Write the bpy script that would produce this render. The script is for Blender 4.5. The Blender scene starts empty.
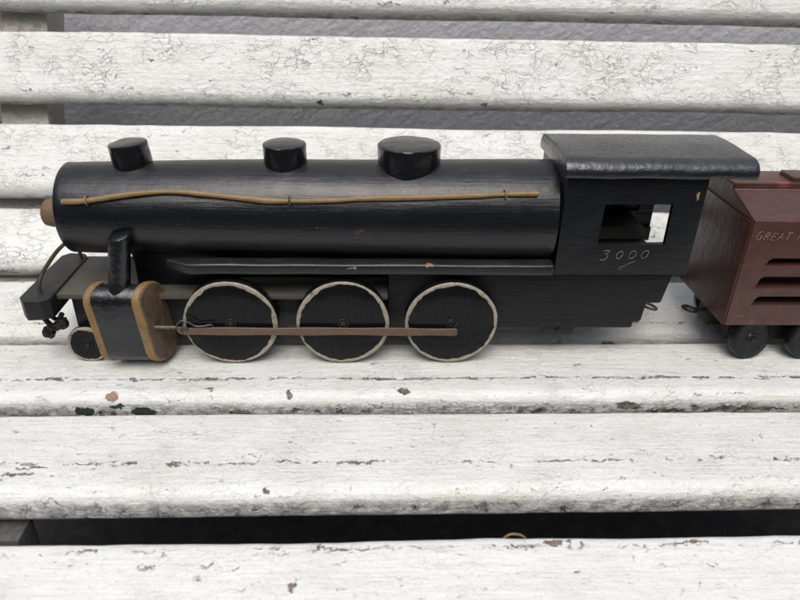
import bpy, bmesh, math, random
from mathutils import Vector, Matrix, noise
R = math.radians
random.seed(7)
scn = bpy.context.scene
COL = scn.collection
CM = 0.01

# ------------------------------------------------------------------ camera
cam_d = bpy.data.cameras.new('camera'); cam = bpy.data.objects.new('camera', cam_d); COL.objects.link(cam)
PITCH, YAW, ROLL = R(28.7), R(2.7), R(1.36)
fw = Vector((math.sin(YAW)*math.cos(PITCH), math.cos(YAW)*math.cos(PITCH), -math.sin(PITCH)))
r0 = Vector((math.cos(YAW), -math.sin(YAW), 0)); u0 = r0.cross(fw)
rt = r0*math.cos(ROLL) + u0*math.sin(ROLL); up = -r0*math.sin(ROLL) + u0*math.cos(ROLL)
M = Matrix((rt, up, -fw)).transposed().to_4x4()
M.translation = Vector((0, -34.789, 23.567))*CM
cam.matrix_world = M
cam_d.sensor_width = 36; cam_d.lens = 670/800*36
cam_d.clip_start = 0.01; cam_d.clip_end = 200
cam_d.dof.use_dof = True; cam_d.dof.focus_distance = 0.42; cam_d.dof.aperture_fstop = 10.0
scn.camera = cam

# ------------------------------------------------------------------ light
SUN_EL, SUN_AZ = R(62), R(186)        # azimuth clockwise from +Y (behind the bench)
w = bpy.data.worlds.new('World'); scn.world = w; w.use_nodes = True
wt = w.node_tree; wt.nodes.clear()
wo = wt.nodes.new('ShaderNodeOutputWorld'); bg = wt.nodes.new('ShaderNodeBackground')
sky = wt.nodes.new('ShaderNodeTexSky'); sky.sky_type = 'NISHITA'; sky.sun_disc = False
sky.sun_elevation = SUN_EL; sky.sun_rotation = SUN_AZ
sky.air_density = 1.0; sky.dust_density = 4.0; sky.ozone_density = 1.0
hs = wt.nodes.new('ShaderNodeHueSaturation'); hs.inputs['Saturation'].default_value = 0.80
wt.links.new(sky.outputs[0], hs.inputs['Color']); 
# low sky darkened by elevation, standing in for unseen trees and houses around the yard
wtc = wt.nodes.new('ShaderNodeTexCoord'); wsp = wt.nodes.new('ShaderNodeSeparateXYZ'); wt.links.new(wtc.outputs['Generated'], wsp.inputs[0])
wmr = wt.nodes.new('ShaderNodeMapRange'); wmr.interpolation_type = 'SMOOTHSTEP'
wt.links.new(wsp.outputs[2], wmr.inputs[0])
wmr.inputs[1].default_value = .38; wmr.inputs[2].default_value = .74; wmr.inputs[3].default_value = .07; wmr.inputs[4].default_value = 1.0
wmx = wt.nodes.new('ShaderNodeMix'); wmx.data_type = 'RGBA'; wmx.blend_type = 'MULTIPLY'; wmx.inputs[0].default_value = 1
wt.links.new(hs.outputs[0], wmx.inputs[6]); wt.links.new(wmr.outputs[0], wmx.inputs[7]); wt.links.new(wmx.outputs[2], bg.inputs[0])
bg.inputs[1].default_value = 0.15
wt.links.new(bg.outputs[0], wo.inputs[0])
sun_d = bpy.data.lights.new('sun', 'SUN'); sun_d.energy = 0.7; sun_d.angle = R(45); sun_d.color = (1, .98, .93)
sun = bpy.data.objects.new('sun', sun_d); COL.objects.link(sun)
sd = Vector((math.sin(SUN_AZ)*math.cos(SUN_EL), math.cos(SUN_AZ)*math.cos(SUN_EL), math.sin(SUN_EL)))
sun.rotation_euler = sd.to_track_quat('Z', 'Y').to_euler()
scn.view_settings.view_transform = 'Standard'; scn.view_settings.look = 'None'
scn.view_settings.exposure = 0.54; scn.view_settings.gamma = 1
scn.render.engine = 'CYCLES'

# ------------------------------------------------------------------ node helpers
class Mat:
    def __init__(s, name):
        s.m = bpy.data.materials.new(name); s.m.use_nodes = True
        s.t = s.m.node_tree; s.t.nodes.clear()
        s.out = s.n('ShaderNodeOutputMaterial'); s.b = s.n('ShaderNodeBsdfPrincipled')
        s.t.links.new(s.b.outputs[0], s.out.inputs[0])
        tc = s.n('ShaderNodeTexCoord')
        s.co = s.vm('SCALE', tc.outputs['Object'], scale=100.0)      # centimetres
    def n(s, t): return s.t.nodes.new(t)
    def put(s, sock, v):
        if isinstance(v, bpy.types.NodeSocket): s.t.links.new(v, sock)
        else: sock.default_value = v
    def vm(s, op, a, b=None, scale=None):
        n = s.n('ShaderNodeVectorMath'); n.operation = op; s.put(n.inputs[0], a)
        if b is not None: s.put(n.inputs[1], b)
        if scale is not None: s.put(n.inputs['Scale'], scale)
        return n.outputs['Value'] if op in ('LENGTH', 'DISTANCE', 'DOT_PRODUCT') else n.outputs[0]
    def ma(s, op, a, b=0.0, c=0.0, clamp=False):
        n = s.n('ShaderNodeMath'); n.operation = op; n.use_clamp = clamp
        s.put(n.inputs[0], a); s.put(n.inputs[1], b); s.put(n.inputs[2], c); return n.outputs[0]
    def step(s, v, a, b):
        n = s.n('ShaderNodeMapRange'); n.interpolation_type = 'SMOOTHSTEP'
        s.put(n.inputs[0], v); s.put(n.inputs[1], a); s.put(n.inputs[2], b); return n.outputs[0]
    def noise(s, vec, scale, detail=4, rough=.55, kind=None, dist=0.0):
        n = s.n('ShaderNodeTexNoise')
        if kind: n.noise_type = kind
        s.put(n.inputs['Vector'], vec); n.inputs['Scale'].default_value = scale
        n.inputs['Detail'].default_value = detail; n.inputs['Roughness'].default_value = rough
        n.inputs['Distortion'].default_value = dist
        return n
    def vor(s, vec, scale, feature='DISTANCE_TO_EDGE'):
        n = s.n('ShaderNodeTexVoronoi'); n.feature = feature
        s.put(n.inputs['Vector'], vec); n.inputs['Scale'].default_value = scale; return n.outputs[0]
    def mix(s, f, a, b):
        n = s.n('ShaderNodeMix'); n.data_type = 'RGBA'; s.put(n.inputs[0], f)
        s.put(n.inputs[6], a if isinstance(a, bpy.types.NodeSocket) else (*a, 1)); s.put(n.inputs[7], b if isinstance(b, bpy.types.NodeSocket) else (*b, 1))
        return n.outputs[2]
    def sep(s, v):
        n = s.n('ShaderNodeSeparateXYZ'); s.put(n.inputs[0], v); return n.outputs
    def bump(s, h, strength, dist, normal=None):
        n = s.n('ShaderNodeBump'); n.inputs['Strength'].default_value = strength; n.inputs['Distance'].default_value = dist
        s.put(n.inputs['Height'], h)
        if normal: s.put(n.inputs['Normal'], normal)
        return n.outputs[0]
    def fin(s, color, rough, normal=None, spec=.5, metal=0.0):
        s.put(s.b.inputs['Base Color'], color if isinstance(color, bpy.types.NodeSocket) else (*color, 1))
        s.put(s.b.inputs['Roughness'], rough)
        if normal: s.put(s.b.inputs['Normal'], normal)
        s.b.inputs['Specular IOR Level'].default_value = spec; s.b.inputs['Metallic'].default_value = metal
        return s.m
    def spots(s, lst, warp=.35, wscale=3.0):
        """irregular flaked patches at given places: (x, y, z, rx, ry, rz) in cm -> mask"""
        nz = s.noise(s.co, wscale, 5, .65)
        wv = s.vm('SCALE', s.vm('SUBTRACT', nz.outputs['Color'], (.5, .5, .5)), scale=warp*2)
        p = s.vm('ADD', s.co, wv); tot = None
        for (x, y, z, rx, ry, rz) in lst:
            d = s.vm('LENGTH', s.vm('DIVIDE', s.vm('SUBTRACT', p, (x, y, z)), (rx, ry, rz)))
            k = s.ma('LESS_THAN', d, 1.0)
            tot = k if tot is None else s.ma('MAXIMUM', tot, k)
        return tot

def white_paint(name, seed, crack=.5, wrinkle=.5, chip=.0, edge_y=0.0, face=0.0, tint=(.755, .775, .745), spots=None, spotcol=(.07, .06, .05), greens=None, tans=None, rubbed=.6, grime_shade=1.0):
    m = Mat(name)
    off = m.vm('ADD', m.co, (seed*13.7, seed*7.1, seed*3.3))
    wp = m.noise(off, .9, 3)
    wco = m.vm('ADD', off, m.vm('SCALE', m.vm('SUBTRACT', wp.outputs['Color'], (.5, .5, .5)), scale=1.3))
    wf = m.noise(off, 5.0, 3)
    wco2 = m.vm('ADD', wco, m.vm('SCALE', m.vm('SUBTRACT', wf.outputs['Color'], (.5, .5, .5)), scale=.25))
    # crackle: two sizes, in patches only
    patch = m.step(m.noise(off, .22, 4).outputs[0], .30, .60)
    c1 = m.ma('SUBTRACT', 1.0, m.step(m.vor(m.vm('MULTIPLY', wco2, (.5, 1, 1)), .72), .0, .018))
    c2 = m.ma('SUBTRACT', 1.0, m.step(m.vor(m.vm('MULTIPLY', wco2, (.5, 1.1, 1.1)), 1.9), .0, .035))
    brk = m.step(m.noise(off, .8, 3).outputs[0], .40, .58)
    crk = m.ma('MULTIPLY', m.ma('MAXIMUM', m.ma('MULTIPLY', c1, brk), m.ma('MULTIPLY', c2, m.ma('MULTIPLY', brk, patch))), patch, clamp=True)
    crk = m.ma('MULTIPLY', crk, crack)
    z0 = m.sep(m.co)[2]; lowm = m.step(z0, -.35, -.95)
    crk = m.ma('MAXIMUM', crk, m.ma('MULTIPLY', m.ma('MULTIPLY', m.ma('MAXIMUM', c1, c2), lowm), m.ma('MULTIPLY', brk, .8)))
    # chips: long flakes along the front edge, small ones elsewhere
    xyz = m.sep(m.co); y = xyz[1]; z = xyz[2]
    d = m.ma('DIVIDE', m.ma('SUBTRACT', y, edge_y), .2)
    band = m.ma('POWER', 2.718, m.ma('MULTIPLY', m.ma('MULTIPLY', d, d), -1.0))
    ln = m.noise(m.vm('MULTIPLY', wco2, (.42, 3.2, 3.2)), 1.0, 6, .68).outputs[0]
    bl = m.noise(m.vm('MULTIPLY', wco2, (.7, 1.3, 1.3)), 1.1, 5, .6).outputs[0]
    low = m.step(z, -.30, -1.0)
    v1 = m.ma('ADD', ln, m.ma('MULTIPLY', band, .10+.08*chip))
    v2 = m.ma('ADD', bl, m.ma('MULTIPLY', low, face))
    ch = m.ma('MAXIMUM', m.step(v1, .705, .72), m.step(v2, .735, .75))
    if spots: ch = m.ma('MAXIMUM', ch, m.spots(spots, .42, 2.6))
    chn = m.noise(off, 2.6, 4, .6).outputs[0]
    ccol = m.mix(m.step(chn, .35, .65), spotcol, (.23, .20, .175))
    if greens: ccol = m.mix(m.spots(greens, .3), ccol, (.030, .043, .036))
    g2 = None
    # stains, fine speckle
    st = m.step(m.noise(m.vm('MULTIPLY', off, (.5, 1, 1)), .42, 5, .6).outputs[0], .35, .75)
    base = m.mix(st, tint, (tint[0]*.90, tint[1]*.885, tint[2]*.85))
    sp = m.step(m.noise(m.vm('MULTIPLY', off, (.6, 1, 1)), 7.0, 4, .7).outputs[0], .54, .72)
    base = m.mix(m.ma('MULTIPLY', sp, rubbed*.55), base, (.40, .38, .35))
    gl2 = m.step(m.noise(m.vm('MULTIPLY', off, (.18, 2.4, 2.4)), 2.2, 5, .7).outputs[0], .52, .74)
    base = m.mix(m.ma('MULTIPLY', gl2, .5), base, (.48, .47, .435))
    fl = m.ma('MULTIPLY', m.step(m.noise(m.vm('MULTIPLY', wco2, (.45, 2.6, 2.6)), 2.3, 5, .7).outputs[0], .675, .70), .8)
    base = m.mix(fl, base, (.27, .25, .22))
    # weathered dirt, plus shade put into the colour, on the lower slat faces
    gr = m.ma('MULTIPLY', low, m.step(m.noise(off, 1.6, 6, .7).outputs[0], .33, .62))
    base = m.mix(m.ma('MULTIPLY', gr, .75*grime_shade), base, (.30, .295, .28))
    sm = m.ma('MULTIPLY', m.step(m.noise(m.vm('MULTIPLY', off, (.8, 1, 1)), 2.2, 4, .6).outputs[0], .70, .73), .75)
    base = m.mix(sm, base, (.33, .30, .27))
    col = m.mix(m.ma('MULTIPLY', crk, .09), base, (.16, .15, .135))
    col = m.mix(ch, col, ccol)
    if tans: 
        tn = m.spots(tans, .3); col = m.mix(tn, col, (.31, .20, .125)); ch = m.ma('MAXIMUM', ch, tn)
    # relief
    grain = m.noise(m.vm('MULTIPLY', off, (.25, 3, 3)), 1.2, 5, .6).outputs[0]
    wr = m.noise(m.vm('MULTIPLY', wco, (.75, 1.1, 1.1)), 1.15, 5, .55, 'RIDGED_MULTIFRACTAL').outputs[0]
    lump = m.noise(off, 1.6, 6, .6).outputs[0]
    fine = m.noise(off, 9.0, 3, .6).outputs[0]
    h = m.ma('ADD', m.ma('MULTIPLY', grain, .36), m.ma('MULTIPLY', lump, .5))
    h = m.ma('ADD', h, m.ma('MULTIPLY', wr, .30*wrinkle))
    h = m.ma('ADD', h, m.ma('MULTIPLY', fine, .16))
    wr2 = m.noise(m.vm('MULTIPLY', wco, (.8, 1.2, 1.2)), 2.3, 5, .6, 'RIDGED_MULTIFRACTAL').outputs[0]
    h = m.ma('ADD', h, m.ma('MULTIPLY', wr2, m.ma('ADD', .06+.10*wrinkle, m.ma('MULTIPLY', lowm, .30))))
    lift = m.ma('MULTIPLY', m.ma('MAXIMUM', m.step(v1, .65, .70), m.step(v2, .68, .73)), m.ma('SUBTRACT', 1.0, ch))
    h = m.ma('ADD', h, m.ma('MULTIPLY', lift, .35))
    h = m.ma('SUBTRACT', h, m.ma('MULTIPLY', m.ma('MAXIMUM', m.ma('MULTIPLY', crk, .6), ch), .55))
    nb = m.bump(h, 1.0, .0021)
    return m.fin(col, m.ma('ADD', .36, m.ma('MULTIPLY', m.ma('MAXIMUM', ch, crk), .4)), nb, spec=.5)

def black_paint(name, base=(.0045, .0055, .0072), rough=.28, grain=(.12, 3, 3), relief=.5, dust=.5, spots=None, spotcol=(.10, .055, .04), specks=.5, axis_lump=1.0, spec=.65):
    m = Mat(name)
    g = m.noise(m.vm('MULTIPLY', m.co, grain), 2.0, 6, .65).outputs[0]
    g2 = m.noise(m.vm('MULTIPLY', m.co, (grain[0]*2, grain[1]*3, grain[2]*3)), 2.0, 4, .6).outputs[0]
    lump = m.noise(m.co, axis_lump, 4, .55).outputs[0]
    pit = m.step(m.noise(m.co, 5.5, 3, .6).outputs[0], .66, .74)
    col = m.mix(m.step(g, .35, .7), base, tuple(c*1.7 for c in base))
    ge = m.n('ShaderNodeNewGeometry'); up_ = m.step(m.sep(ge.outputs['Normal'])[2], .15, .95)     # dust lies on what faces up
    dn = m.ma('ADD', .35, m.ma('MULTIPLY', m.step(m.noise(m.vm('MULTIPLY', m.co, (.6, 1, 1)), .9, 6, .72).outputs[0], .42, .75), .65))
    dm = m.ma('MULTIPLY', m.ma('MULTIPLY', dn, m.ma('ADD', .10, up_)), dust*.13)
    col = m.mix(dm, col, (.32, .31, .29))
    sk = m.ma('MULTIPLY', m.step(m.noise(m.vm('MULTIPLY', m.co, (grain[0]*4, grain[1], grain[2])), 4.5, 4, .7).outputs[0], .70, .76), specks*.35)
    col = m.mix(sk, col, (.30, .28, .26))
    ro = m.ma('ADD', rough, m.ma('MULTIPLY', m.ma('SUBTRACT', lump, .5), .25))
    ro = m.ma('ADD', ro, m.ma('MULTIPLY', dm, 1.5))
    h = m.ma('ADD', m.ma('MULTIPLY', g, .55), m.ma('MULTIPLY', g2, .2))
    h = m.ma('ADD', h, m.ma('MULTIPLY', lump, .9))
    h = m.ma('SUBTRACT', h, m.ma('MULTIPLY', pit, .15))
    if spots:
        k = m.spots(spots, .22, 5.0); col = m.mix(k, col, spotcol); h = m.ma('SUBTRACT', h, m.ma('MULTIPLY', k, .5)); ro = m.ma('ADD', ro, m.ma('MULTIPLY', k, .3))
    return m.fin(col, ro, m.bump(h, relief, .0009), spec=spec)

def wood(name, a, b, rough=.55, grain=(.3, 4, 4), relief=.4, dark=.5):
    m = Mat(name)
    g = m.noise(m.vm('MULTIPLY', m.co, grain), 1.6, 6, .65).outputs[0]
    l = m.noise(m.co, 2.4, 5, .65).outputs[0]
    col = m.mix(m.step(g, .3, .7), a, b)
    col = m.mix(m.ma('MULTIPLY', m.step(l, .52, .72), dark), col, tuple(c*.3 for c in a))
    return m.fin(col, rough, m.bump(m.ma('ADD', g, l), relief, .0008))

def plain(name, col, rough=.5, metal=0.0, relief=.25, scale=3.0, vary=.5):
    m = Mat(name)
    l = m.noise(m.co, scale, 5, .6).outputs[0]
    c = m.mix(m.step(l, .3, .75), col, tuple(k*(1-vary) for k in col))
    return m.fin(c, rough, m.bump(l, relief, .0008), metal=metal)

# ------------------------------------------------------------------ mesh helpers (all in cm, world axes)
def new(): return bmesh.new()
def wob(bm, amp, scale, seed=0.0):
    for v in bm.verts:
        p = Vector(v.co)*scale + Vector((seed, seed*1.7, seed*.3))
        v.co += noise.noise_vector(p)*amp
def bevel(bm, off, seg=2, edges=None, ang=30):
    if edges is None:
        bm.normal_update()
        edges = [e for e in bm.edges if len(e.link_faces) == 2 and e.calc_face_angle(0) > R(ang)]
    bmesh.ops.bevel(bm, geom=edges, offset=off, segments=seg, profile=.6, affect='EDGES', clamp_overlap=True)
def prism(bm, poly, ax, a, b, bev=0.0, seg=2, cuts=0):
    """polygon in the plane normal to axis ax, from a to b"""
    idx = {'x': (1, 2, 0), 'y': (0, 2, 1), 'z': (0, 1, 2)}[ax]
    def mk(p, t):
        c = [0, 0, 0]; c[idx[0]] = p[0]; c[idx[1]] = p[1]; c[idx[2]] = t; return c
    rings = []
    n = cuts+1
    tmp = bmesh.new()
    for i in range(n+1):
        t = a+(b-a)*i/n
        rings.append([tmp.verts.new(mk(p, t)) for p in poly])
    k = len(poly)
    tmp.faces.new(rings[0]); tmp.faces.new(list(reversed(rings[-1])))
    for i in range(n):
        for j in range(k):
            tmp.faces.new((rings[i][j], rings[i+1][j], rings[i+1][(j+1) % k], rings[i][(j+1) % k]))
    bmesh.ops.recalc_face_normals(tmp, faces=tmp.faces[:])
    if bev: bevel(tmp, bev, seg)
    me = bpy.data.meshes.new('tmp'); tmp.to_mesh(me); tmp.free(); bm.from_mesh(me); bpy.data.meshes.remove(me)
def box(bm, x0, x1, y0, y1, z0, z1, bev=0.05, seg=2, cuts=0):
    prism(bm, [(y0, z0), (y1, z0), (y1, z1), (y0, z1)], 'x', x0, x1, bev, seg, cuts)
def frame_of(d):
    d = d.normalized(); u = Vector((0, 0, 1)) if abs(d.z) < .9 else Vector((0, 1, 0))
    s = d.cross(u).normalized(); return s, s.cross(d).normalized()
def lathe(bm, base, axis, prof, n=48):
    """prof: list of (distance along axis, radius)"""
    base = Vector(base); d = Vector(axis).normalized(); s, t = frame_of(d); rings = []
    for (h, r) in prof:
        if r < 1e-6: rings.append([bm.verts.new(base+d*h)])
        else: rings.append([bm.verts.new(base+d*h+(s*math.cos(2*math.pi*i/n)+t*math.sin(2*math.pi*i/n))*r) for i in range(n)])
    fs = []
    for a, b in zip(rings, rings[1:]):
        for i in range(n):
            j = (i+1) % n
            if len(a) == 1 and len(b) == 1: continue
            if len(a) == 1: fs.append(bm.faces.new((a[0], b[i], b[j])))
            elif len(b) == 1: fs.append(bm.faces.new((a[i], b[0], a[j])))
            else: fs.append(bm.faces.new((a[i], b[i], b[j], a[j])))
    bmesh.ops.recalc_face_normals(bm, faces=fs)
def catmull(pts, k=6):
    P = [Vector(p) for p in pts]; out = []
    for i in range(len(P)-1):
        a = P[max(i-1, 0)]; b = P[i]; c = P[i+1]; d = P[min(i+2, len(P)-1)]
        for j in range(k):
            t = j/k
            out.append(.5*((2*b)+(c-a)*t+(2*a-5*b+4*c-d)*t*t+(3*b-3*c+d-a)*t**3))
    out.append(P[-1]); return out
def tube(bm, pts, r, n=10, smooth=True, k=6):
    P = catmull(pts, k) if smooth and len(pts) > 2 else [Vector(p) for p in pts]
    rings = []; s = None
    for i, p in enumerate(P):
        d = (P[min(i+1, len(P)-1)]-P[max(i-1, 0)])
        if d.length < 1e-7: d = Vector((1, 0, 0))
        d.normalize()
        if s is None: s, t = frame_of(d)
        else:
            s = (s-d*s.dot(d)).normalized(); t = s.cross(d)
        rr = r(i/(len(P)-1)) if callable(r) else r
        rings.append([bm.verts.new(p+(s*math.cos(2*math.pi*q/n)+t*math.sin(2*math.pi*q/n))*rr) for q in range(n)])
    fs = []
    for a, b in zip(rings, rings[1:]):
        for i in range(n): fs.append(bm.faces.new((a[i], b[i], b[(i+1) % n], a[(i+1) % n])))
    fs.append(bm.faces.new(rings[0])); fs.append(bm.faces.new(rings[-1]))
    bmesh.ops.recalc_face_normals(bm, faces=fs)
def torus(bm, c, axis, Rr, r, n=28, m=8):
    c = Vector(c); d = Vector(axis).normalized(); s, t = frame_of(d); rings = []
    for i in range(n):
        a = 2*math.pi*i/n; q = s*math.cos(a)+t*math.sin(a)
        rings.append([bm.verts.new(c+q*(Rr+r*math.cos(2*math.pi*j/m))+d*(r*math.sin(2*math.pi*j/m))) for j in range(m)])
    fs = []
    for i in range(n):
        for j in range(m): fs.append(bm.faces.new((rings[i][j], rings[(i+1) % n][j], rings[(i+1) % n][(j+1) % m], rings[i][(j+1) % m])))
    bmesh.ops.recalc_face_normals(bm, faces=fs)

def wloc(o):
    v = Vector((0, 0, 0))
    while o is not None: v += o.location; o = o.parent
    return v
def obj(name, bm, mat, parent=None, loc=None, smooth=True, ang=40, label=None):
    """bm in world cm; becomes one mesh object whose origin is loc (world cm) or its parent's origin"""
    me = bpy.data.meshes.new(name)
    o = bpy.data.objects.new(name, me); COL.objects.link(o)
    o.parent = parent
    pw = wloc(parent)
    org = Vector(loc)*CM if loc is not None else pw
    o.location = org-pw
    for v in bm.verts: v.co = v.co*CM-org
    bm.normal_update()
    if smooth:
        for f in bm.faces: f.smooth = True
        for e in bm.edges:
            if len(e.link_faces) == 2 and e.calc_face_angle(0) > R(ang): e.smooth = False
    bm.to_mesh(me); bm.free()
    me.materials.append(mat)
    if label: o['label'] = label
    return o
def cut(o, cutters):
    """carve cutter bmeshes (world cm) out of o"""
    pw = wloc(o); tmp = []
    for c in cutters:
        me = bpy.data.meshes.new('cutter')
        for v in c.verts: v.co = v.co*CM
        c.to_mesh(me); c.free()
        co = bpy.data.objects.new('cutter', me); COL.objects.link(co); tmp.append(co)
        md = o.modifiers.new('cut', 'BOOLEAN'); md.operation = 'DIFFERENCE'; md.object = co; md.solver = 'EXACT'
    bpy.context.view_layer.update()
    dg = bpy.context.evaluated_depsgraph_get()
    me2 = bpy.data.meshes.new_from_object(o.evaluated_get(dg))
    o.modifiers.clear(); old = o.data; nm = old.name; o.data = me2; bpy.data.meshes.remove(old); me2.name = nm
    for co in tmp:
        me = co.data; bpy.data.objects.remove(co); bpy.data.meshes.remove(me)
    bm = bmesh.new(); bm.from_mesh(me2); bm.normal_update()
    for f in bm.faces: f.smooth = True
    for e in bm.edges: e.smooth = not (len(e.link_faces) == 2 and e.calc_face_angle(0) > R(30))
    bm.to_mesh(me2); bm.free()
def tag(o, label=None, cat=None, group=None, kind=None):
    if label: o['label'] = label
    if cat: o['category'] = cat
    if group: o['group'] = group
    if kind: o['kind'] = kind
def thing(name, label, cat, loc):
    o = bpy.data.objects.new(name, None); COL.objects.link(o); o.empty_display_size = .02
    o.location = Vector(loc)*CM; tag(o, label, cat); return o

# ================================================================== SETTING
gm = Mat('dark_soil_and_shade'); gl = gm.noise(gm.co, .5, 6, .65).outputs[0]
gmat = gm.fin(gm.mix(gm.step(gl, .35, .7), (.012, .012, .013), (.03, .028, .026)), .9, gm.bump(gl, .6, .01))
g = new(); s_ = 3000
bmesh.ops.create_grid(g, x_segments=1, y_segments=1, size=s_)
for v in g.verts: v.co.z = -42
tag(obj('ground', g, gmat, smooth=False), kind='structure')

wm = Mat('grey_render')
wc = wm.vm('ADD', wm.co, wm.vm('SCALE', wm.vm('SUBTRACT', wm.noise(wm.co, .5, 3).outputs['Color'], (.5, .5, .5)), scale=1.6))
rot = wm.n('ShaderNodeVectorRotate'); rot.rotation_type = 'Y_AXIS'; wm.put(rot.inputs['Vector'], wc); rot.inputs['Angle'].default_value = R(38)
w1 = wm.noise(wm.vm('MULTIPLY', rot.outputs[0], (.5, 1, 1.5)), .62, 3, .45).outputs[0]
w2 = wm.noise(wm.co, 2.0, 5, .55).outputs[0]
wh = wm.ma('ADD', wm.ma('MULTIPLY', w1, .5), wm.ma('MULTIPLY', w2, .35))
wallmat = wm.fin(wm.mix(wm.step(w2, .3, .7), (.54, .555, .59), (.61, .625, .655)), .5, wm.bump(wh, 1.0, .0032))
b = new(); box(b, -600, 600, 31.0, 47, -14, 75, .3)
gw = obj('garden_wall', b, wallmat, loc=(0, 31, -42))
b = new(); box(b, -600, 600, 30.4, 47, -42.5, -14.2, .3); obj('shade_block', b, gmat, gw, label='added dark block standing in for the shade under the bench')  # added block in the soil colour, painting in the shade under the bench
tag(gw, 'low grey painted wall with rough brushed texture behind the slatted bench', 'wall')

# ------------------------------------------------------------------ the bench
bench = thing('garden_bench', 'white slatted garden bench with cracked flaking paint carrying the toy train', 'bench', (0, 0, -42))
SLATS = [  # front flat edge (Y, Z), tilt, flat length, thickness, material options
    ('front', (-19.0, -2.3), 7, 6.15, 1.9, dict(seed=1, crack=.2, wrinkle=.12, edge_y=6.05, face=.02, rubbed=1.0,
        spots=[(-3.56, 4.15, 0, .16, .2, .6), (8.5, 6.22, 0, .40, .20, .6), (9.3, 6.25, 0, .12, .10, .5), (9.9, 6.1, 0, .10, .10, .5), (15.1, 6.16, 0, .95, .06, .5), (-2.41, 6.12, 0, .2, .08, .4)], spotcol=(.14, .085, .06))),
    ('second', (-9.6, -.62), 0, 5.1, 1.85, dict(seed=2, crack=.25, wrinkle=.2, edge_y=1.38, face=.12, chip=.3, rubbed=1.0,
        spots=[(-10.26, 1.29, 0, .45, .11, .5), (-17.2, 1.2, 0, .9, .06, .5), (-17.7, .72, 0, .8, .08, .5), (-4.5, 1.52, 0, .5, .06, .4), (-.6, 1.36, 0, .9, .06, .4), (-5.3, -.47, -.25, .15, .15, .3)], spotcol=(.10, .085, .075))),
    ('third', (-2.6, 0.0), 0, 4.55, 1.9, dict(seed=3, crack=.3, wrinkle=.35, edge_y=.95, face=.13, chip=.6, rubbed=.7, tint=(.735, .755, .73),
        spots=[(-16.6, -.6, -1.05, .6, .5, .3), (-13.2, -.6, -1.1, .75, .5, .30), (-14.7, -.6, -.75, .5, .4, .16), (15.2, -.6, -.85, .75, .5, .26), (17.6, -.6, -1.22, 1.3, .5, .16), (22.5, -.6, -1.1, 2.6, .5, .16), (-7.7, -.6, -1.2, .75, .5, .22), (1.9, -.3, -.02, .45, .3, .14), (-4.86, -.4, -.15, .14, .3, .32)],
        greens=[(-16.6, -.6, -1.05, .9, .8, .5), (-13.2, -.6, -1.1, .9, .9, .5), (-14.7, -.6, -.8, .6, .6, .3)], tans=[(-14.95, -.5, -.2, .36, .6, .22)])),
    ('fourth', (4.6, -.1), 11, 4.75, 1.9, dict(seed=4, crack=.45, wrinkle=.5, edge_y=.3, face=.08, chip=.2, grime_shade=.25, tint=(.73, .745, .72))),
    ('fifth', (10.2, 2.45), 36, 3.85, 1.9, dict(seed=5, crack=.6, wrinkle=.8, edge_y=.2, face=.12, chip=-.9)),
    ('sixth', (13.5, 6.95), 53, 4.15, 1.9, dict(seed=6, crack=.45, wrinkle=.8, edge_y=.0, face=.05, chip=-.9)),
    ('seventh', (17.2, 12.9), 60, 3.95, 1.9, dict(seed=7, crack=.85, wrinkle=1.0, edge_y=.0, face=.07, chip=-.9,
        spots=[(-4.0, -.55, -.45, .28, .3, .2), (8.6, -.55, -.45, .2, .3, .18), (-16.5, 2.3, 0, .2, .12, .3)])),
    ('top', (20.5, 19.0), 63, 4.0, 1.9, dict(seed=8, crack=.6, wrinkle=.8, edge_y=.0, face=.10, chip=-.9)),
]
def slat_profile(L, T):
    P = []; rf, rl, rb = .78, .55, .38
    for i in range(9):                                   # front upper round
        a = R(90+90*i/8); P.append((math.cos(a)*rf, -rf+math.sin(a)*rf))
    P = [(p[0], p[1]) for p in P]
    for i in range(1, 7):                                # front lower round
        a = R(180+90*i/6); P.append((-rf+rl+math.cos(a)*rl, -T+rl+math.sin(a)*rl))
    for i in range(5):
        a = R(270+90*i/4); P.append((L+rb*.2+math.cos(a)*rb, -T+rb+math.sin(a)*rb))
    for i in range(5):
        a = R(0+90*i/4); P.append((L+rb*.2+math.cos(a)*rb, -rb+math.sin(a)*rb))
    m_ = 8
    for i in range(m_-1, 0, -1): P.append((L*i/m_, 0.0))
    return P
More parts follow.
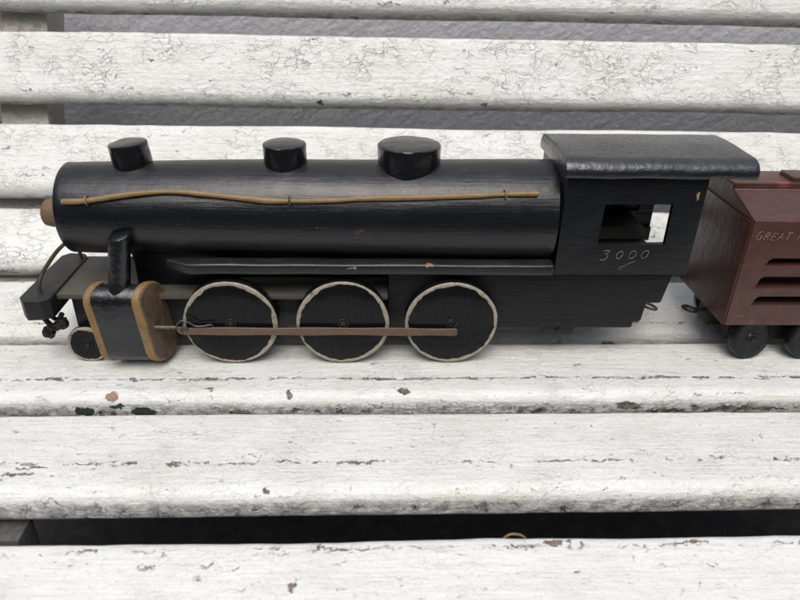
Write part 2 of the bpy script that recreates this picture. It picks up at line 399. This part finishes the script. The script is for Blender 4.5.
def slat(name, A, tilt, L, T, opt, x0=-44, x1=62):
    bm = new(); prof = slat_profile(L, T); n = int((x1-x0)/.55); rings = []
    sd_ = opt['seed']*9.1
    for i in range(n+1):
        x = x0+(x1-x0)*i/n; ring = []
        for (y, z) in prof:
            q = Vector((x*.09, y*.5, z*.5+sd_)); q2 = Vector((x*.6, y*1.2, z*1.2-sd_))
            on_top = z > -.05
            a1 = .10*noise.noise(q); a2 = (.035*noise.noise(q2))*(0.3 if on_top else 1)
            ed = -.05*max(0, noise.noise(Vector((x*.35, sd_, 3.0)))) if (y < 0 or y > L) else 0
            ring.append(bm.verts.new((x, y*(1)+ (a1+a2)*(1 if y > 0 else -1) - ed*(1 if y < 0 else -1), z+.5*a2+ (.035*noise.noise(Vector((x*.15, y*.4, sd_)))))))
        rings.append(ring)
    k = len(prof)
    for a, b_ in zip(rings, rings[1:]):
        for j in range(k): bm.faces.new((a[j], b_[j], b_[(j+1) % k], a[(j+1) % k]))
    bm.faces.new(rings[0]); bm.faces.new(rings[-1])
    bmesh.ops.recalc_face_normals(bm, faces=bm.faces[:])
    for v in bm.verts: v.co *= CM
    me = bpy.data.meshes.new('slat'); 
    for f in bm.faces: f.smooth = True
    bm.to_mesh(me); bm.free()
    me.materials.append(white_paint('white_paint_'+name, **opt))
    o = bpy.data.objects.new('slat', me); COL.objects.link(o); o.parent = bench
    o.location = Vector((0, A[0], A[1]))*CM-wloc(bench); o.rotation_euler = (R(tilt), 0, 0)
    return o
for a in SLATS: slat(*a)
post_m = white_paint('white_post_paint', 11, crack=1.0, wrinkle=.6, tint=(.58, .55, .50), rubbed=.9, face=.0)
rail_m = plain('grey_rail_paint', (.10, .10, .095), .6)
# curved side supports that carry the slats (under the seat, up behind the back)
TOPL = [(-19.5, -4.6), (-12, -3.2), (-9.5, -2.9), (2, -2.25), (4.5, -2.25), (9.0, -1.4), (11.4, .6), (14.3, 2.9), (15.3, 5.8), (18.2, 9.6), (19.1, 12.2), (21.1, 15.6), (22.2, 17.7), (24.6, 22.5)]
def support(x0, x1, mat):
    up_ = TOPL; off = []
    for i, p in enumerate(up_):
        a = Vector(up_[max(i-1, 0)]); c = Vector(up_[min(i+1, len(up_)-1)]); t = (c-a).normalized()
        off.append((p[0]+t.y*3.0, p[1]-t.x*3.0))
    bm = new(); rings = []
    for x in (x0, x1): rings.append(([bm.verts.new((x, *p)) for p in up_], [bm.verts.new((x, *p)) for p in off]))
    (a, b_), (c, d) = rings
    for i in range(len(up_)-1):
        bm.faces.new((a[i], a[i+1], b_[i+1], b_[i])); bm.faces.new((c[i], d[i], d[i+1], c[i+1]))
        bm.faces.new((a[i], c[i], c[i+1], a[i+1])); bm.faces.new((b_[i], b_[i+1], d[i+1], d[i]))
    bm.faces.new((a[0], b_[0], d[0], c[0])); bm.faces.new((a[-1], c[-1], d[-1], b_[-1]))
    bmesh.ops.recalc_face_normals(bm, faces=bm.faces[:]); bevel(bm, .15, 2)
    return obj('support', bm, mat, bench)
support(-28.7, -25.1, post_m); support(50, 54.4, post_m)
for x in (-21.0, 50.5):
    b = new(); box(b, x-.25, x+3.8, -11.2, -9.6, -42, -2.75, .2); obj('leg', b, rail_m, bench)
for x in (-40.5, 50.5):
    b = new(); box(b, x, x+3.4, 9, 12.4, -42, -3.4, .2); obj('leg', b, rail_m, bench)

# ================================================================== LOCOMOTIVE
BLK = black_paint('black_boiler_paint', rough=.20, relief=.42, dust=.38, specks=1.8, axis_lump=.9, spec=.5,
                  spots=[(-.85, 0.42-3.3, 8.62, .13, .6, .17), (-.55, 0.42-3.3, 8.75, .12, .6, .08), (-.95, 0.42-3.3, 8.3, .22, .5, .07), (-.25, 0.42-3.3, 8.6, .1, .5, .05)], spotcol=(.06, .03, .022))
CABP = black_paint('black_cab_paint', base=(.004, .0048, .006), rough=.3, grain=(.15, 3, 3), relief=.6, dust=.45, specks=.55, spec=.32)
ROOF = black_paint('black_roof_paint', base=(.009, .0105, .0135), rough=.22, grain=(.35, 1.6, 1.6), relief=.55, spec=.8, dust=.4, specks=.35, axis_lump=3.2)
DOME = black_paint('black_dome_paint', base=(.0036, .0042, .0054), rough=.15, grain=(1.2, 1.2, 1.2), relief=.55, dust=.8, specks=.2)
TWH = black_paint('black_tender_wheel_paint', base=(.004, .0045, .0052), rough=.26, grain=(1.2, 1.2, 1.2), relief=.5, dust=.1, specks=.2, spec=.35)
CYL = black_paint('black_cylinder_paint', base=(.005, .0062, .0082), rough=.2, grain=(1.2, 1.2, .6), relief=.75, dust=.2, specks=.25)
WHL = black_paint('black_wheel_paint', base=(.005, .0054, .0064), rough=.16, grain=(2.6, 2.6, .25), relief=.25, dust=.06, specks=.35, spec=.2)
DECK = wood('dark_grey_deck', (.064, .057, .047), (.088, .080, .067), .6, (.3, 4, 4), .5, .5)
TANW = wood('brown_band_wood', (.185, .113, .042), (.25, .158, .066), .5, (2, 2, .6), .5, .55)
ENDW = wood('worn_brown_end', (.075, .05, .031), (.125, .085, .05), .6, (2, 2, .6), .6, .7)
TWIG = wood('tan_cane', (.20, .128, .052), (.29, .195, .088), .5, (.5, 4, 4), .4, .45)
ROD = wood('brown_strip', (.105, .067, .043), (.15, .098, .062), .5, (.25, 5, 5), .5, .5)
KNOB = wood('brown_knob_wood', (.125, .083, .042), (.175, .12, .064), .55)
IRON = plain('dull_iron', (.14, .13, .12), .5, .6)
HUB = plain('worn_hub_iron', (.055, .05, .045), .45, .5)
BIRON = plain('black_iron', (.018, .017, .016), .5, .3, .6, 6.0)
RUST = plain('brown_wire', (.09, .06, .04), .55, .3)
RIM = Mat('cream_rim_paint')
_oi = RIM.n('ShaderNodeObjectInfo'); RIM.co = RIM.vm('ADD', RIM.co, RIM.vm('SCALE', (17.0, 9.0, 5.0), scale=_oi.outputs['Random']))
_n = RIM.noise(RIM.co, 3.2, 5, .7).outputs[0]
_k = RIM.step(RIM.noise(RIM.vm('ADD', RIM.co, (3, 5, 1)), 1.9, 6, .75).outputs[0], .60, .64)
_c = RIM.mix(RIM.step(_n, .35, .7), (.37, .335, .26), (.25, .22, .165))
_c = RIM.mix(_k, _c, (.03, .027, .025))
_c = RIM.mix(RIM.ma('MULTIPLY', RIM.step(RIM.noise(RIM.co, 6.0, 5, .7).outputs[0], .5, .7), .5), _c, (.12, .10, .075))
RIMM = RIM.fin(_c, .55, RIM.bump(_n, .5, .0008))

loco = thing('toy_locomotive', 'black handmade wooden toy steam locomotive numbered 3000 with tan handrail and cream rimmed wheels', 'toy locomotive', (0, 3.3, 0))
YC = 3.3
# boiler
b = new(); prof = [(0, 0), (0, 1.6), (0, 2.50), (.03, 2.58), (.10, 2.64), (.4, 2.67)]
for i in range(1, 60):
    t = i/59; prof.append((0.4+27.9*t, 2.67+.40*min(1, t*1.05)**.75))
prof.append((28.3, 0))
lathe(b, (-17.75, YC, 8.93), (1, 0, .0), prof, 72)
for v in b.verts: 
    if v.co.x > -17.4: v.co += noise.noise_vector(Vector((v.co.x*.12, v.co.y*.35, v.co.z*.35)))*.07
boiler = obj('boiler', b, BLK, loco)
b = new(); lathe(b, (-17.7, YC-.35, 8.72), (-1, 0, .0), [(0, .86), (1.1, .84), (1.42, .74), (1.52, .6), (1.52, 0)], 28); wob(b, .04, 1.3)
obj('smokebox_knob', b, KNOB, loco)
def dome(name, x, r, top, bot=10.6, lean=(0, 0), seed=0, crown=.06, taper=.0):
    b = new(); H = top-bot
    ax = Vector((lean[0], lean[1], 1))
    pr = [(0, r*(1-taper))]
    for i in range(1, 9): pr.append((H*.95*i/9, r*(1-taper*(1-i/9))))
    pr += [(H-.10, r), (H-.03, r-.03), (H, r-.09), (H+crown*.5, r*.6), (H+crown, 0)]
    lathe(b, (x-lean[0]*H, YC-lean[1]*H, bot), ax, pr, 40)
    for v in b.verts:
        p = v.co; a = math.atan2(p.y-YC, p.x-x)
        d = Vector((p.x-x, p.y-YC, 0)); 
        v.co += d*(.05*noise.noise(Vector((math.cos(a)*1.6, math.sin(a)*1.6, seed))))
    wob(b, .035, 1.4, seed)
    return obj(name, b, DOME, loco)
dome('chimney', -13.9, 1.07, 12.88, lean=(-.10, 0), seed=2)
dome('sand_dome', -5.05, 1.24, 12.92, seed=5, crown=.10)
dome('steam_dome', 2.1, 1.80, 12.95, seed=9, crown=.10)

def proj_py(): pass
# pixel -> point helper constants were used only to measure; all coordinates below are plain cm
# handrail: a bent cane on the boiler's side
def on_boiler(x, z, lift=.14):
    t = min(1, max(0, (x+18.15)/28.7)*1.05); r = 2.66+.40*t**.75
    dz = z-8.93; dy = math.sqrt(max(.05, (r+lift)**2-dz*dz)); return (x, YC-dy, z)
HR = [(-17.05, 9.88), (-15.7, 9.95), (-13.0, 10.32), (-11.0, 10.42), (-8.8, 10.3), (-6.2, 10.09), (-4.6, 10.06), (-2.2, 10.12), (0, 10.24), (2.8, 10.32), (5.5, 10.42), (7.45, 10.5), (9.3, 10.56)]
b = new(); tube(b, [on_boiler(x, z+.36, .2) for x, z in HR], lambda t: .142+.02*math.sin(t*19)+.012*math.sin(t*47), 12, k=8)
hr = obj('handrail', b, TWIG, loco)
for (x, z) in ((-15.72, 9.99), (-4.6, 10.11), (7.45, 10.54)):
    b = new(); c = on_boiler(x, z+.32, .16); torus(b, c, (1, .1, .05), .235, .055, 20, 8)
    nrm = Vector((0, c[1]-YC, c[2]-8.93)).normalized()
    tube(b, [Vector(c)-nrm*.22, Vector(c)-nrm*.6], .06, 8)
    obj('clip', b, IRON if x > -10 and x < 0 else TWIG, hr)
# smokebox saddle, body
b = new(); box(b, -14.2, -8.5, 1.9, 4.7, 4.3, 7.2, .1); obj('saddle', b, CABP, loco)
b = new(); box(b, -9.5, 10.9, 2.9, 4.4, 4.45, 7.2, .05)
obj('firebox', b, CABP, loco)
# running boards
for s in (1, -1):
    b = new()
    pl = [(-12.05, .95), (-11.75, .7), (-10.55, .12), (10.7, .12), (10.7, 1.15), (-11.5, 1.15)]
    if s < 0: pl = [(x, 2*YC-y) for x, y in pl]
    prism(b, pl, 'z', 6.05, 6.72, .17, 3)
    bmesh.ops.subdivide_edges(b, edges=[e for e in b.edges if e.calc_length() > 6], cuts=24)
    wob(b, .05, .3, 4)
    obj('running_board', b, black_paint('black_board_paint', rough=.30, relief=.45, dust=.7, specks=.5, spots=[(3.3, .1-YC, 6.7, .25, .35, .09), (-1.2, .1-YC, 6.5, .3, .3, .05)], spotcol=(.26, .16, .13)) if s > 0 else CABP, loco)
# frame with its stepped tail
pl = [(.95, 2.1), (16.2, 2.1), (16.3, 2.2), (16.3, 2.5), (16.6, 2.5), (16.78, 2.65), (16.9, 3.87), (17.65, 3.87), (17.8, 3.95), (18.15, 6.0), (.95, 6.0)]
b = new(); prism(b, pl, 'y', .78, 2*YC-.78, .06, 2)
frm = obj('frame', b, black_paint('black_frame_paint', base=(.0034, .0042, .0054), rough=.34, grain=(.10, 4, 4), relief=.9, dust=.3, specks=.6, spec=.3), loco)
b = new(); box(b, -16.3, .97, 1.1, 2*YC-1.1, 2.1, 4.18, .06); obj('front_frame', b, CABP, loco)
b = new(); box(b, -18.7, .94, .62, 2*YC-.62, 4.18, 4.5, .05); obj('deck', b, DECK, loco)
b = new(); pl = [(-20.4, .0), (-20.0, -.5), (-19.0, -.5), (-18.6, -.1), (-18.6, 2*YC-.9), (-18.9, 2*YC-.5), (-19.9, 2*YC-.5), (-20.3, 2*YC-.9)]
prism(b, pl, 'z', 3.35, 4.66, .10, 3); wob(b, .05, 1.1, 3); obj('bumper_beam', b, black_paint('dark_beam_paint', base=(.009, .0095, .010), rough=.42, grain=(3, .3, 3), relief=.9, dust=.75, spec=.35, specks=.5), loco)
# coupler below the beam: two crossing legs with bolts
b = new()
tube(b, [(-19.55, .3, 3.3), (-19.2, .2, 2.75), (-18.8, .25, 2.35)], .16, 8)
tube(b, [(-18.35, .3, 3.4), (-18.75, .25, 2.8), (-19.3, .15, 2.4)], .15, 8)
tube(b, [(-19.3, .5, 3.3), (-18.9, .5, 2.9), (-18.3, .5, 2.9)], .13, 8)
cp = obj('coupler', b, BIRON, loco)
for (x, z, r) in ((-19.2, 2.2, .40), (-18.3, 2.8, .36), (-18.75, 2.55, .25)):
    b = new(); lathe(b, (x, .35, z), (-.35, -1, .1), [(0, r*.7), (.12, r), (.4, r), (.44, r*.55), (.62, r*.5), (.66, 0)], 6 if r > .38 else 10); wob(b, .06, 2.2, x)
    obj('bolt', b, BIRON, cp)
# wire stays from the smokebox to the beam
for s in (1, -1):
    q = [(-17.7, 1.72, 7.45), (-18.35, 1.45, 6.9), (-19.15, 1.0, 5.85), (-19.4, .6, 5.2), (-19.4, .45, 4.6)] if s > 0 else [(-17.7, 4.9, 7.35), (-18.5, 5.1, 6.3), (-18.8, 5.2, 5.3), (-18.75, 5.2, 4.6)]
    b = new(); tube(b, q, .115, 8); obj('wire_stay', b, RUST, loco)
# cab
b = new(); box(b, 10.74, 18.75, .4, 2*YC-.4, 6.0, 12.0, .07, 2)
cab = obj('cab', b, black_paint('black_cab_side_paint', base=(.0036, .0044, .0058), rough=.34, grain=(.18, 2.4, 2.4), relief=.6, dust=.4, specks=.5, spec=.35, spots=[(18.28, .3-YC, 10.95, .09, .3, .24)], spotcol=(.36, .23, .12)), loco)
c1 = new(); box(c1, 11.8, 19.5, .72, 2*YC-.75, 6.9, 11.5, 0)                                  # hollow, open at the rear
c2 = new(); prism(c2, [(13.05, 7.9), (17.02, 8.0), (17.0, 10.45), (13.1, 10.40)], 'y', -.5, 2.0)       # near window
c3 = new(); prism(c3, [(13.05, 8.0), (17.4, 8.0), (17.4, 10.45), (13.05, 10.45)], 'y', 5.0, 6.05)   # blind recess in the far side
c4 = new(); box(c4, 17.15, 19.5, 1.35, 5.6, 5.5, 11.4, 0); c5 = new(); box(c5, 18.35, 19.5, 3.5, 7.5, 5.5, 11.45, 0)
cut(cab, [c1, c2, c3, c4, c5])
c6 = new(); box(c6, 17.15, 19.5, 1.35, 8, 3.2, 7, 0); cut(frm, [c6])
b = new(); box(b, 12.0, 17.0, 3.6, 5.75, 6.92, 7.75, .06); obj('bench_seat', b, DECK, cab)
# roof board with a rounded near edge
b = new(); pl = []
for i in range(9):
    a = R(180-90*i/8); pl.append((1.0+math.cos(a)*.98, 12.28+math.sin(a)*.74))
pl += [(2.2, 13.07), (3.3, 13.10), (4.4, 13.07)]
for i in range(9):
    a = R(90-90*i/8); pl.append((2*YC-1.0+math.cos(a)*.98, 12.28+math.sin(a)*.74))
pl += [(2*YC-.06, 12.08), (2*YC-.16, 12.02), (.16, 12.02), (.06, 12.08)]
prism(b, pl, 'x', 10.55, 21.25, .12, 2, cuts=1)
bmesh.ops.subdivide_edges(b, edges=[e for e in b.edges if abs(e.verts[0].co.x-e.verts[1].co.x) > 3], cuts=12)
wob(b, .06, .45, 8); roof = obj('roof', b, ROOF, cab)
# scratched number on the cab side
NUM = plain('scratched_white', (.22, .215, .20), .8, 0, .3, 8, .6)
def strokes(bm, lst, x, z, y, sx, sz, r, slant=.18):
    for st in lst: tube(bm, [(x+(p[0]+p[1]*slant)*sx, y, z+p[1]*sz) for p in st], r, 6, k=5)
O_ = [[(.5, 1), (.15, .75), (.08, .35), (.3, .02), (.65, .08), (.85, .5), (.78, .88), (.5, 1), (.38, .92)]]
T3 = [[(.05, .95), (.4, 1.05), (.75, .98), (.55, .75), (.35, .62), (.62, .5), (.68, .2), (.4, -.12), (-.05, -.05)]]
b = new(); yy = .365
for i, (gl_, x, z, s) in enumerate(((T3, 13.35, 7.05, .92), (O_, 14.2, 7.1, .78), (O_, 14.95, 7.1, .84), (O_, 15.68, 7.12, .84))):
    strokes(b, gl_, x, z, yy, .57*s, .58*s, .02)
strokes(b, [[(0, 0), (.4, .12), (.9, .45), (1.3, .62)], [(0, 0), (-.05, -.22), (.12, -.28), (.25, -.1), (.1, .02)]], 14.6, 6.55, yy, .62, .6, .013)
obj('number_lettering', b, NUM, cab)
# trailing bracket
b = new(); prism(b, [(10.5, 2.12), (12.75, 2.12), (12.6, 1.55), (10.75, 1.55)], 'y', .9, 2*YC-.9, .05); tb = obj('trailing_bracket', b, BIRON, loco)
b = new(); lathe(b, (11.7, .92, 1.85), (0, -1, 0), [(0, .22), (.14, .2), (.18, 0)], 12); obj('bolt', b, BIRON, tb)

# wheels
def wheel(name, x, z, Rr, y0, th, s, rimw, mat, rim=True, seed=0, hub=True):
    """outer face at y0; body goes s*th inwards"""
    b = new()
    lathe(b, (x, y0, z), (0, s, 0), [(0, 0), (0, Rr*.5), (0, Rr-.10), (.03, Rr-.03), (.10, Rr), (th-.1, Rr), (th, Rr-.08), (th, 0)], 64)
    for v in b.verts:
        a = math.atan2(v.co.z-z, v.co.x-x); d = Vector((v.co.x-x, 0, v.co.z-z))
        v.co += d*(.018*noise.noise(Vector((math.cos(a)*1.3, math.sin(a)*1.3, seed))))
    o = obj(name, b, mat, loco, loc=(x, y0+s*th/2, z))
    if rim:
        b = new(); n = 160; rings = []
        for i in range(n):
            a = 2*math.pi*i/n; ca, sa = math.cos(a), math.sin(a)
            w0 = rimw*(1+.75*noise.noise(Vector((ca*1.5, sa*1.5, seed*1.37+3)))+.22*noise.noise(Vector((ca*4, sa*4, seed*2.1)))+.14*noise.noise(Vector((ca*14, sa*14, seed*1.9)))+.25*noise.noise(Vector((ca*.9+5, sa*.9, seed*.7)))+.35*noise.noise(Vector((ca*7, sa*7, seed+7))))
            ro = Rr*(1+.018*noise.noise(Vector((ca*1.3, sa*1.3, seed))))-.015+.01*noise.noise(Vector((ca*9, sa*9, seed)))
            pts = [(ro, .09), (ro+.012, .04), (ro-.035, -.018), (ro-.09, -.03), (ro-w0*.6, -.03), (ro-w0, -.012), (ro-w0, .03), (ro-.12, .06)]
            rings.append([b.verts.new((x+ca*r_, y0+s*h, z+sa*r_)) for r_, h in pts])
        k = len(rings[0])
        for i in range(n):
            for j in range(k): b.faces.new((rings[i][j], rings[(i+1) % n][j], rings[(i+1) % n][(j+1) % k], rings[i][(j+1) % k]))
        bmesh.ops.recalc_face_normals(b, faces=b.faces[:]); obj('rim', b, RIMM, o)
    if hub:
        b = new(); torus(b, (x, y0-s*.02, z), (0, 1, 0), .30, .05, 24, 8); lathe(b, (x, y0+s*.02, z), (0, -s, 0), [(0, .2), (.10, .17), (.13, 0)], 14); obj('axle', b, HUB if s > 0 and Rr > 2 else BIRON, o)
    return o
for i, x in enumerate((-8.45, -1.75, 4.78)):
    wheel('driving_wheel', x, 2.88, 2.80, -.02, .78, 1, .21, WHL, True, i*5+1)
    wheel('driving_wheel', x, 2.93, 2.70, 2*YC+.02, .78, -1, .21, WHL, True, i*5+3)
    b = new(); lathe(b, (x, .7, 2.9), (0, 1, 0), [(0, .3), (2*YC-1.4, .3)], 12); obj('axle_rod', b, BIRON, loco)
wheel('pony_wheel', -17.3, 1.2, 1.22, .3, .5, 1, .17, WHL, True, 40)
wheel('pony_wheel', -17.3, 1.4, 1.22, 2*YC-.3, .5, -1, .17, WHL, True, 44)
b = new(); box(b, -17.9, -15.6, .85, 2*YC-.85, .95, 4.2, .1); obj('pony_truck', b, CABP, loco)

# cylinder blocks, both sides
def stadium(r, h, n=12, cy=0, cz=0):
    P = []
    for i in range(n+1): a = R(180*i/n); P.append((cy+math.cos(a)*r, cz+h/2-r+math.sin(a)*r))
    for i in range(n+1): a = R(180+180*i/n); P.append((cy+math.cos(a)*r, cz-h/2+r+math.sin(a)*r))
    return P
for s in (1, -1):
    cy = .15 if s > 0 else 2*YC-.15
    def shear(bm):
        for v in bm.verts: v.co.x += s*(v.co.y-cy)*.42+(5.4-v.co.z)*.10; v.co += noise.noise_vector(Vector(v.co)*.8)*.05
    b = new(); prism(b, stadium(.98, 5.05, cy=cy, cz=2.92), 'x', -15.72, -13.40, 0, cuts=4); shear(b)
    cyl = obj('cylinder_block', b, CYL, loco, ang=50)
    for k_, (xa, xb) in enumerate(((-16.12, -15.70), (-13.42, -12.95))):
        b = new(); prism(b, stadium(1.04, 5.17, cy=cy, cz=2.92), 'x', xa, xb, .10, 2); shear(b); eb = obj('end_band', b, TANW, cyl, ang=50)
        if k_ == 1:
            b = new(); prism(b, stadium(.93, 4.95, cy=cy, cz=2.92), 'x', xb-.1, xb+.05, .04, 2); shear(b); obj('end_face', b, ENDW, eb)
            b = new(); yq = -.25 if s > 0 else 2*YC+.25
            lathe(b, (xb-.1, yq, 2.78), (1, 0, -.02), [(0, .13), (1.4, .13), (1.45, .05), (1.45, 0)], 10); obj('piston_rod', b, IRON, cyl)
    b = new(); base = Vector((-14.72, cy-.05 if s > 0 else cy+.05, 4.6)); tip = Vector((-14.15, cy+.2*s, 8.5)); d = tip-base; Ld = d.length
    lathe(b, base, d, [(0, .78), (.45, .74), (.75, .64), (Ld*.3, .62), (Ld*.6, .62), (Ld-.3, .63), (Ld-.06, .62), (Ld, .55), (Ld+.01, 0)], 28)
    for v in b.verts:
        if (v.co-tip).length < 1.0: v.co.z += (v.co.x-tip.x)*.35+s*(v.co.y-tip.y)*.25
    wob(b, .05, .9, 3); obj('steam_pipe', b, CYL, cyl)
# connecting rod, a flat strip bent at its front end
for s in (1, -1):
    y = -.28 if s > 0 else 2*YC+.28
    P = catmull([(-11.6, y-.05*s, 2.75), (-11.2, y-.08*s, 2.56), (-10.4, y, 2.52), (-6, y, 2.50), (-2, y, 2.50), (1.5, y, 2.47), (4.3, y, 2.44), (5.15, y, 2.43)], 6)
    b = new(); rings = []
    for i, p in enumerate(P):
        t = i/(len(P)-1); h = .25*(1 if t > .06 else .7); 
        if i == len(P)-1: h = .12
        h *= 1+.08*math.sin(p.x*1.3)
        rings.append([b.verts.new((p.x, p.y+dy, p.z+dz)) for dy, dz in ((-.06, -h), (-.06, h), (.06, h), (.06, -h))])
    for a, c in zip(rings, rings[1:]):
        for j in range(4): b.faces.new((a[j], c[j], c[(j+1) % 4], a[(j+1) % 4]))
    b.faces.new(rings[0]); b.faces.new(rings[-1]); bmesh.ops.recalc_face_normals(b, faces=b.faces[:]); bevel(b, .025, 1, ang=50)
    rod = obj('connecting_rod', b, ROD, loco)
    b = new(); lathe(b, (4.95, y+.3*s, 2.42), (0, -s, 0), [(0, .07), (.36, .07), (.365, .15), (.41, .15), (.43, 0)], 14); obj('crank_nail', b, IRON, rod)
    b = new(); torus(b, (4.75, y+.16*s, 2.95), (0, 1, 0), .17, .05, 18, 6); torus(b, (4.75, y+.06*s, 2.97), (.1, 1, 0), .15, .04, 18, 6); obj('spring_washer', b, BIRON, rod)
    b = new(); W = [(-11.3, y-.05*s, 2.55), (-11.55, y-.1*s, 2.85), (-11.45, y-.12*s, 3.15), (-11.1, y-.12*s, 3.32), (-10.75, y-.1*s, 3.12), (-10.45, y-.08*s, 2.92), (-10.0, y-.05*s, 2.9), (-9.55, y-.02*s, 2.97), (-9.45, y+.05*s, 2.72)]
    tube(b, W, .05, 8); tube(b, [(-11.25, y-.14*s, 2.45), (-11.3, y-.18*s, 2.75), (-11.1, y-.2*s, 3.0), (-10.95, y-.16*s, 2.85), (-11.05, y-.1*s, 2.6)], .05, 8)
    obj('wire_hook', b, IRON, rod)
# rear coupling ring
b = new(); torus(b, (18.3, YC, 2.25), (.25, .1, 1), .50, .09, 28, 8); tube(b, [(16.7, YC, 2.3), (17.85, YC, 2.3)], .1, 8); obj('coupling_ring', b, IRON, loco)

# ================================================================== TENDER
def maroon(name, base, rough=.36, relief=.5, spec=.5, spots=None, spotcol=(.19, .055, .05), grain=(.12, 3, 3)):
    m = Mat(name)
    g_ = m.noise(m.vm('MULTIPLY', m.co, grain), 2.0, 6, .65).outputs[0]; l = m.noise(m.co, 1.4, 5, .6).outputs[0]
    c = m.mix(m.step(l, .35, .7), base, tuple(k*.72 for k in base))
    c = m.mix(m.ma('MULTIPLY', m.step(m.noise(m.co, 6, 4, .7).outputs[0], .60, .76), .3), c, (.25, .17, .16))
    h = m.ma('ADD', m.ma('MULTIPLY', g_, .5), m.ma('MULTIPLY', l, .8))
    if spots:
        k = m.spots(spots, .25, 5.0); c = m.mix(k, c, spotcol)
    return m.fin(c, m.ma('ADD', rough, m.ma('MULTIPLY', m.ma('SUBTRACT', l, .5), .25)), m.bump(h, relief, .0009), spec=spec)
tender = thing('toy_tender', 'maroon wooden toy tender with slotted side behind the black locomotive cab', 'toy wagon', (29, 3.35, 0))
TX = 21.95; TY = 3.6
MAR = maroon('maroon_paint', (.086, .037, .031), rough=.32, spots=[(22.75-29, .4-TY, 3.15, .45, .3, .12), (23.6-29, .4-TY, 2.75, .35, .3, .08), (23.3-29, .4-TY, 3.8, .06, .3, .2), (25.0-29, 3.8-TY, 10.62, .5, .2, .2), (24.0-29, .45-TY, 9.45, .5, .25, .05)])
END = maroon('dark_end_paint', (.058, .023, .019), rough=.17, spec=.25, relief=.7, grain=(3, 3, .15))
b = new(); yn, yf = .4, 7.1
pl = [(yn, 2.5), (yn, 9.46), (3.4, 10.34), (3.4, 10.72), (5.9, 10.72), (6.0, 10.40), (yf, 9.9), (yf, 2.5)]
prism(b, pl, 'x', TX+.04, 38.5, .05, 2)
body = obj('body', b, MAR, tender)
cs = []
for (za, zb, xa) in ((6.62, 7.12, 23.35), (5.10, 5.90, 23.15), (3.92, 4.55, 23.25)):
    c = new(); prism(c, [(xa, za), (37.2, za), (37.2, zb), (xa+.42, zb), (xa+.2, zb-.12)], 'y', -.2, 1.55); cs.append(c)
cut(body, cs)
b = new(); box(b, TX-.14, TX+.05, yn+.04, yf-.04, 2.52, 9.36, .05)
obj('end_board', b, END, tender)
b = new(); prism(b, [(yn+.06, 9.37), (3.43, 10.3), (3.43, 10.6), (5.87, 10.6), (5.97, 10.37), (yf-.06, 9.37)], 'x', TX-.04, TX+.05, .02, 1)
obj('end_panel', b, END, tender)
b = new(); box(b, 25.7, 38.2, 3.7, 5.3, 10.68, 11.0, .06); obj('coal_lid', b, MAR, tender)
LET = plain('scratched_letters', (.31, .23, .21), .8, 0, .3, 8, .5)
G = {'G': [[(.85, .85), (.5, 1), (.12, .75), (.05, .3), (.35, 0), (.75, .1), (.82, .42), (.5, .42)]], 'R': [[(.1, 0), (.12, .98), (.6, .95), (.72, .7), (.5, .5), (.15, .5)], [(.42, .5), (.8, 0)]],
     'E': [[(.75, .95), (.15, .98), (.1, .02), (.72, .0)], [(.12, .5), (.6, .52)]], 'A': [[(.02, 0), (.45, 1), (.85, 0)], [(.2, .38), (.7, .38)]], 'T': [[(0, .97), (.85, .98)], [(.45, .97), (.42, 0)]], 'N': [[(.08, 0), (.1, 1)], [(.1, 1), (.75, .02)], [(.75, .02), (.78, 1)]]}
b = new(); x = 22.28
for i, ch in enumerate('GREAT N'):
    if ch == ' ': x += .34; continue
    for st in G[ch]:
        sm = ch in 'G' 
        tube(b, [(x+(p[0]+p[1]*.3)*.36, .365, 8.32+p[1]*(.52 if ch == 'G' else .44)+.02*math.sin(i*2)) for p in st], .02, 6, smooth=sm)
    x += .42 if ch != 'G' else .47
obj('lettering', b, LET, tender)
b = new(); box(b, 23.0, 28.2, 1.5, 5.2, .75, 2.5, .1); obj('bogie', b, BIRON, tender)
b = new(); box(b, 32.6, 37.2, 1.5, 5.2, .75, 2.5, .1); obj('bogie', b, BIRON, tender)
def twheel(x, near):
    b = new(); y = .52 if near else 6.15; s = 1 if near else -1
    ax = Vector((-.10, 1.0, .0)) if near else Vector((0, -1, -.02)); rr = 1.42; zc = 1.44 if near else 1.62
    ax = Vector((-.20, .96, -.16)) if near else ax
    lathe(b, (x, y, zc), ax, [(0, .0), (0, .14), (-.08, .2), (-.08, .34), (.0, .4), (.02, 1.0), (0, rr-.12), (.05, rr-.03), (.14, rr), (.5, rr-.02), (.56, rr-.1), (.56, 0)], 44)
    wob(b, .02, 1.2, x)
    o = obj('wheel', b, TWH, tender, loc=(x, y, zc))
    b = new(); lathe(b, Vector((x, y, zc))+ax.normalized()*-.1, ax, [(0, 0), (.0, .10), (2.0, .16)], 10); obj('axle', b, BIRON, o)
for x in (24.1, 27.8, 33.4, 36.3):
    twheel(x, True); twheel(x, False)
b = new(); box(b, 22.1, 23.3, 2.7, 4.1, 1.15, 2.55, .12); db = obj('drawbar_block', b, BIRON, tender)
b = new(); torus(b, (21.1, YC, 2.05), (.2, .1, 1), .46, .10, 28, 8); tube(b, [(21.5, YC, 2.05), (22.2, YC, 2.0)], .13, 8); obj('coupling_ring', b, BIRON, tender)

# ------------------------------------------------------------------ litter caught in the gap
b = new(); tube(b, [(6.4, -11.45, -3.5), (6.5, -11.4, -2.95), (6.85, -11.4, -2.55), (7.4, -11.4, -2.6), (7.75, -11.4, -3.0), (7.9, -11.4, -3.6)], .065, 8)
tag(obj('dry_stem', b, TWIG, loc=(7, -11.4, -3.5)), 'thin curved brown dry stem looping in the dark gap between the front slats', 'dry stem')
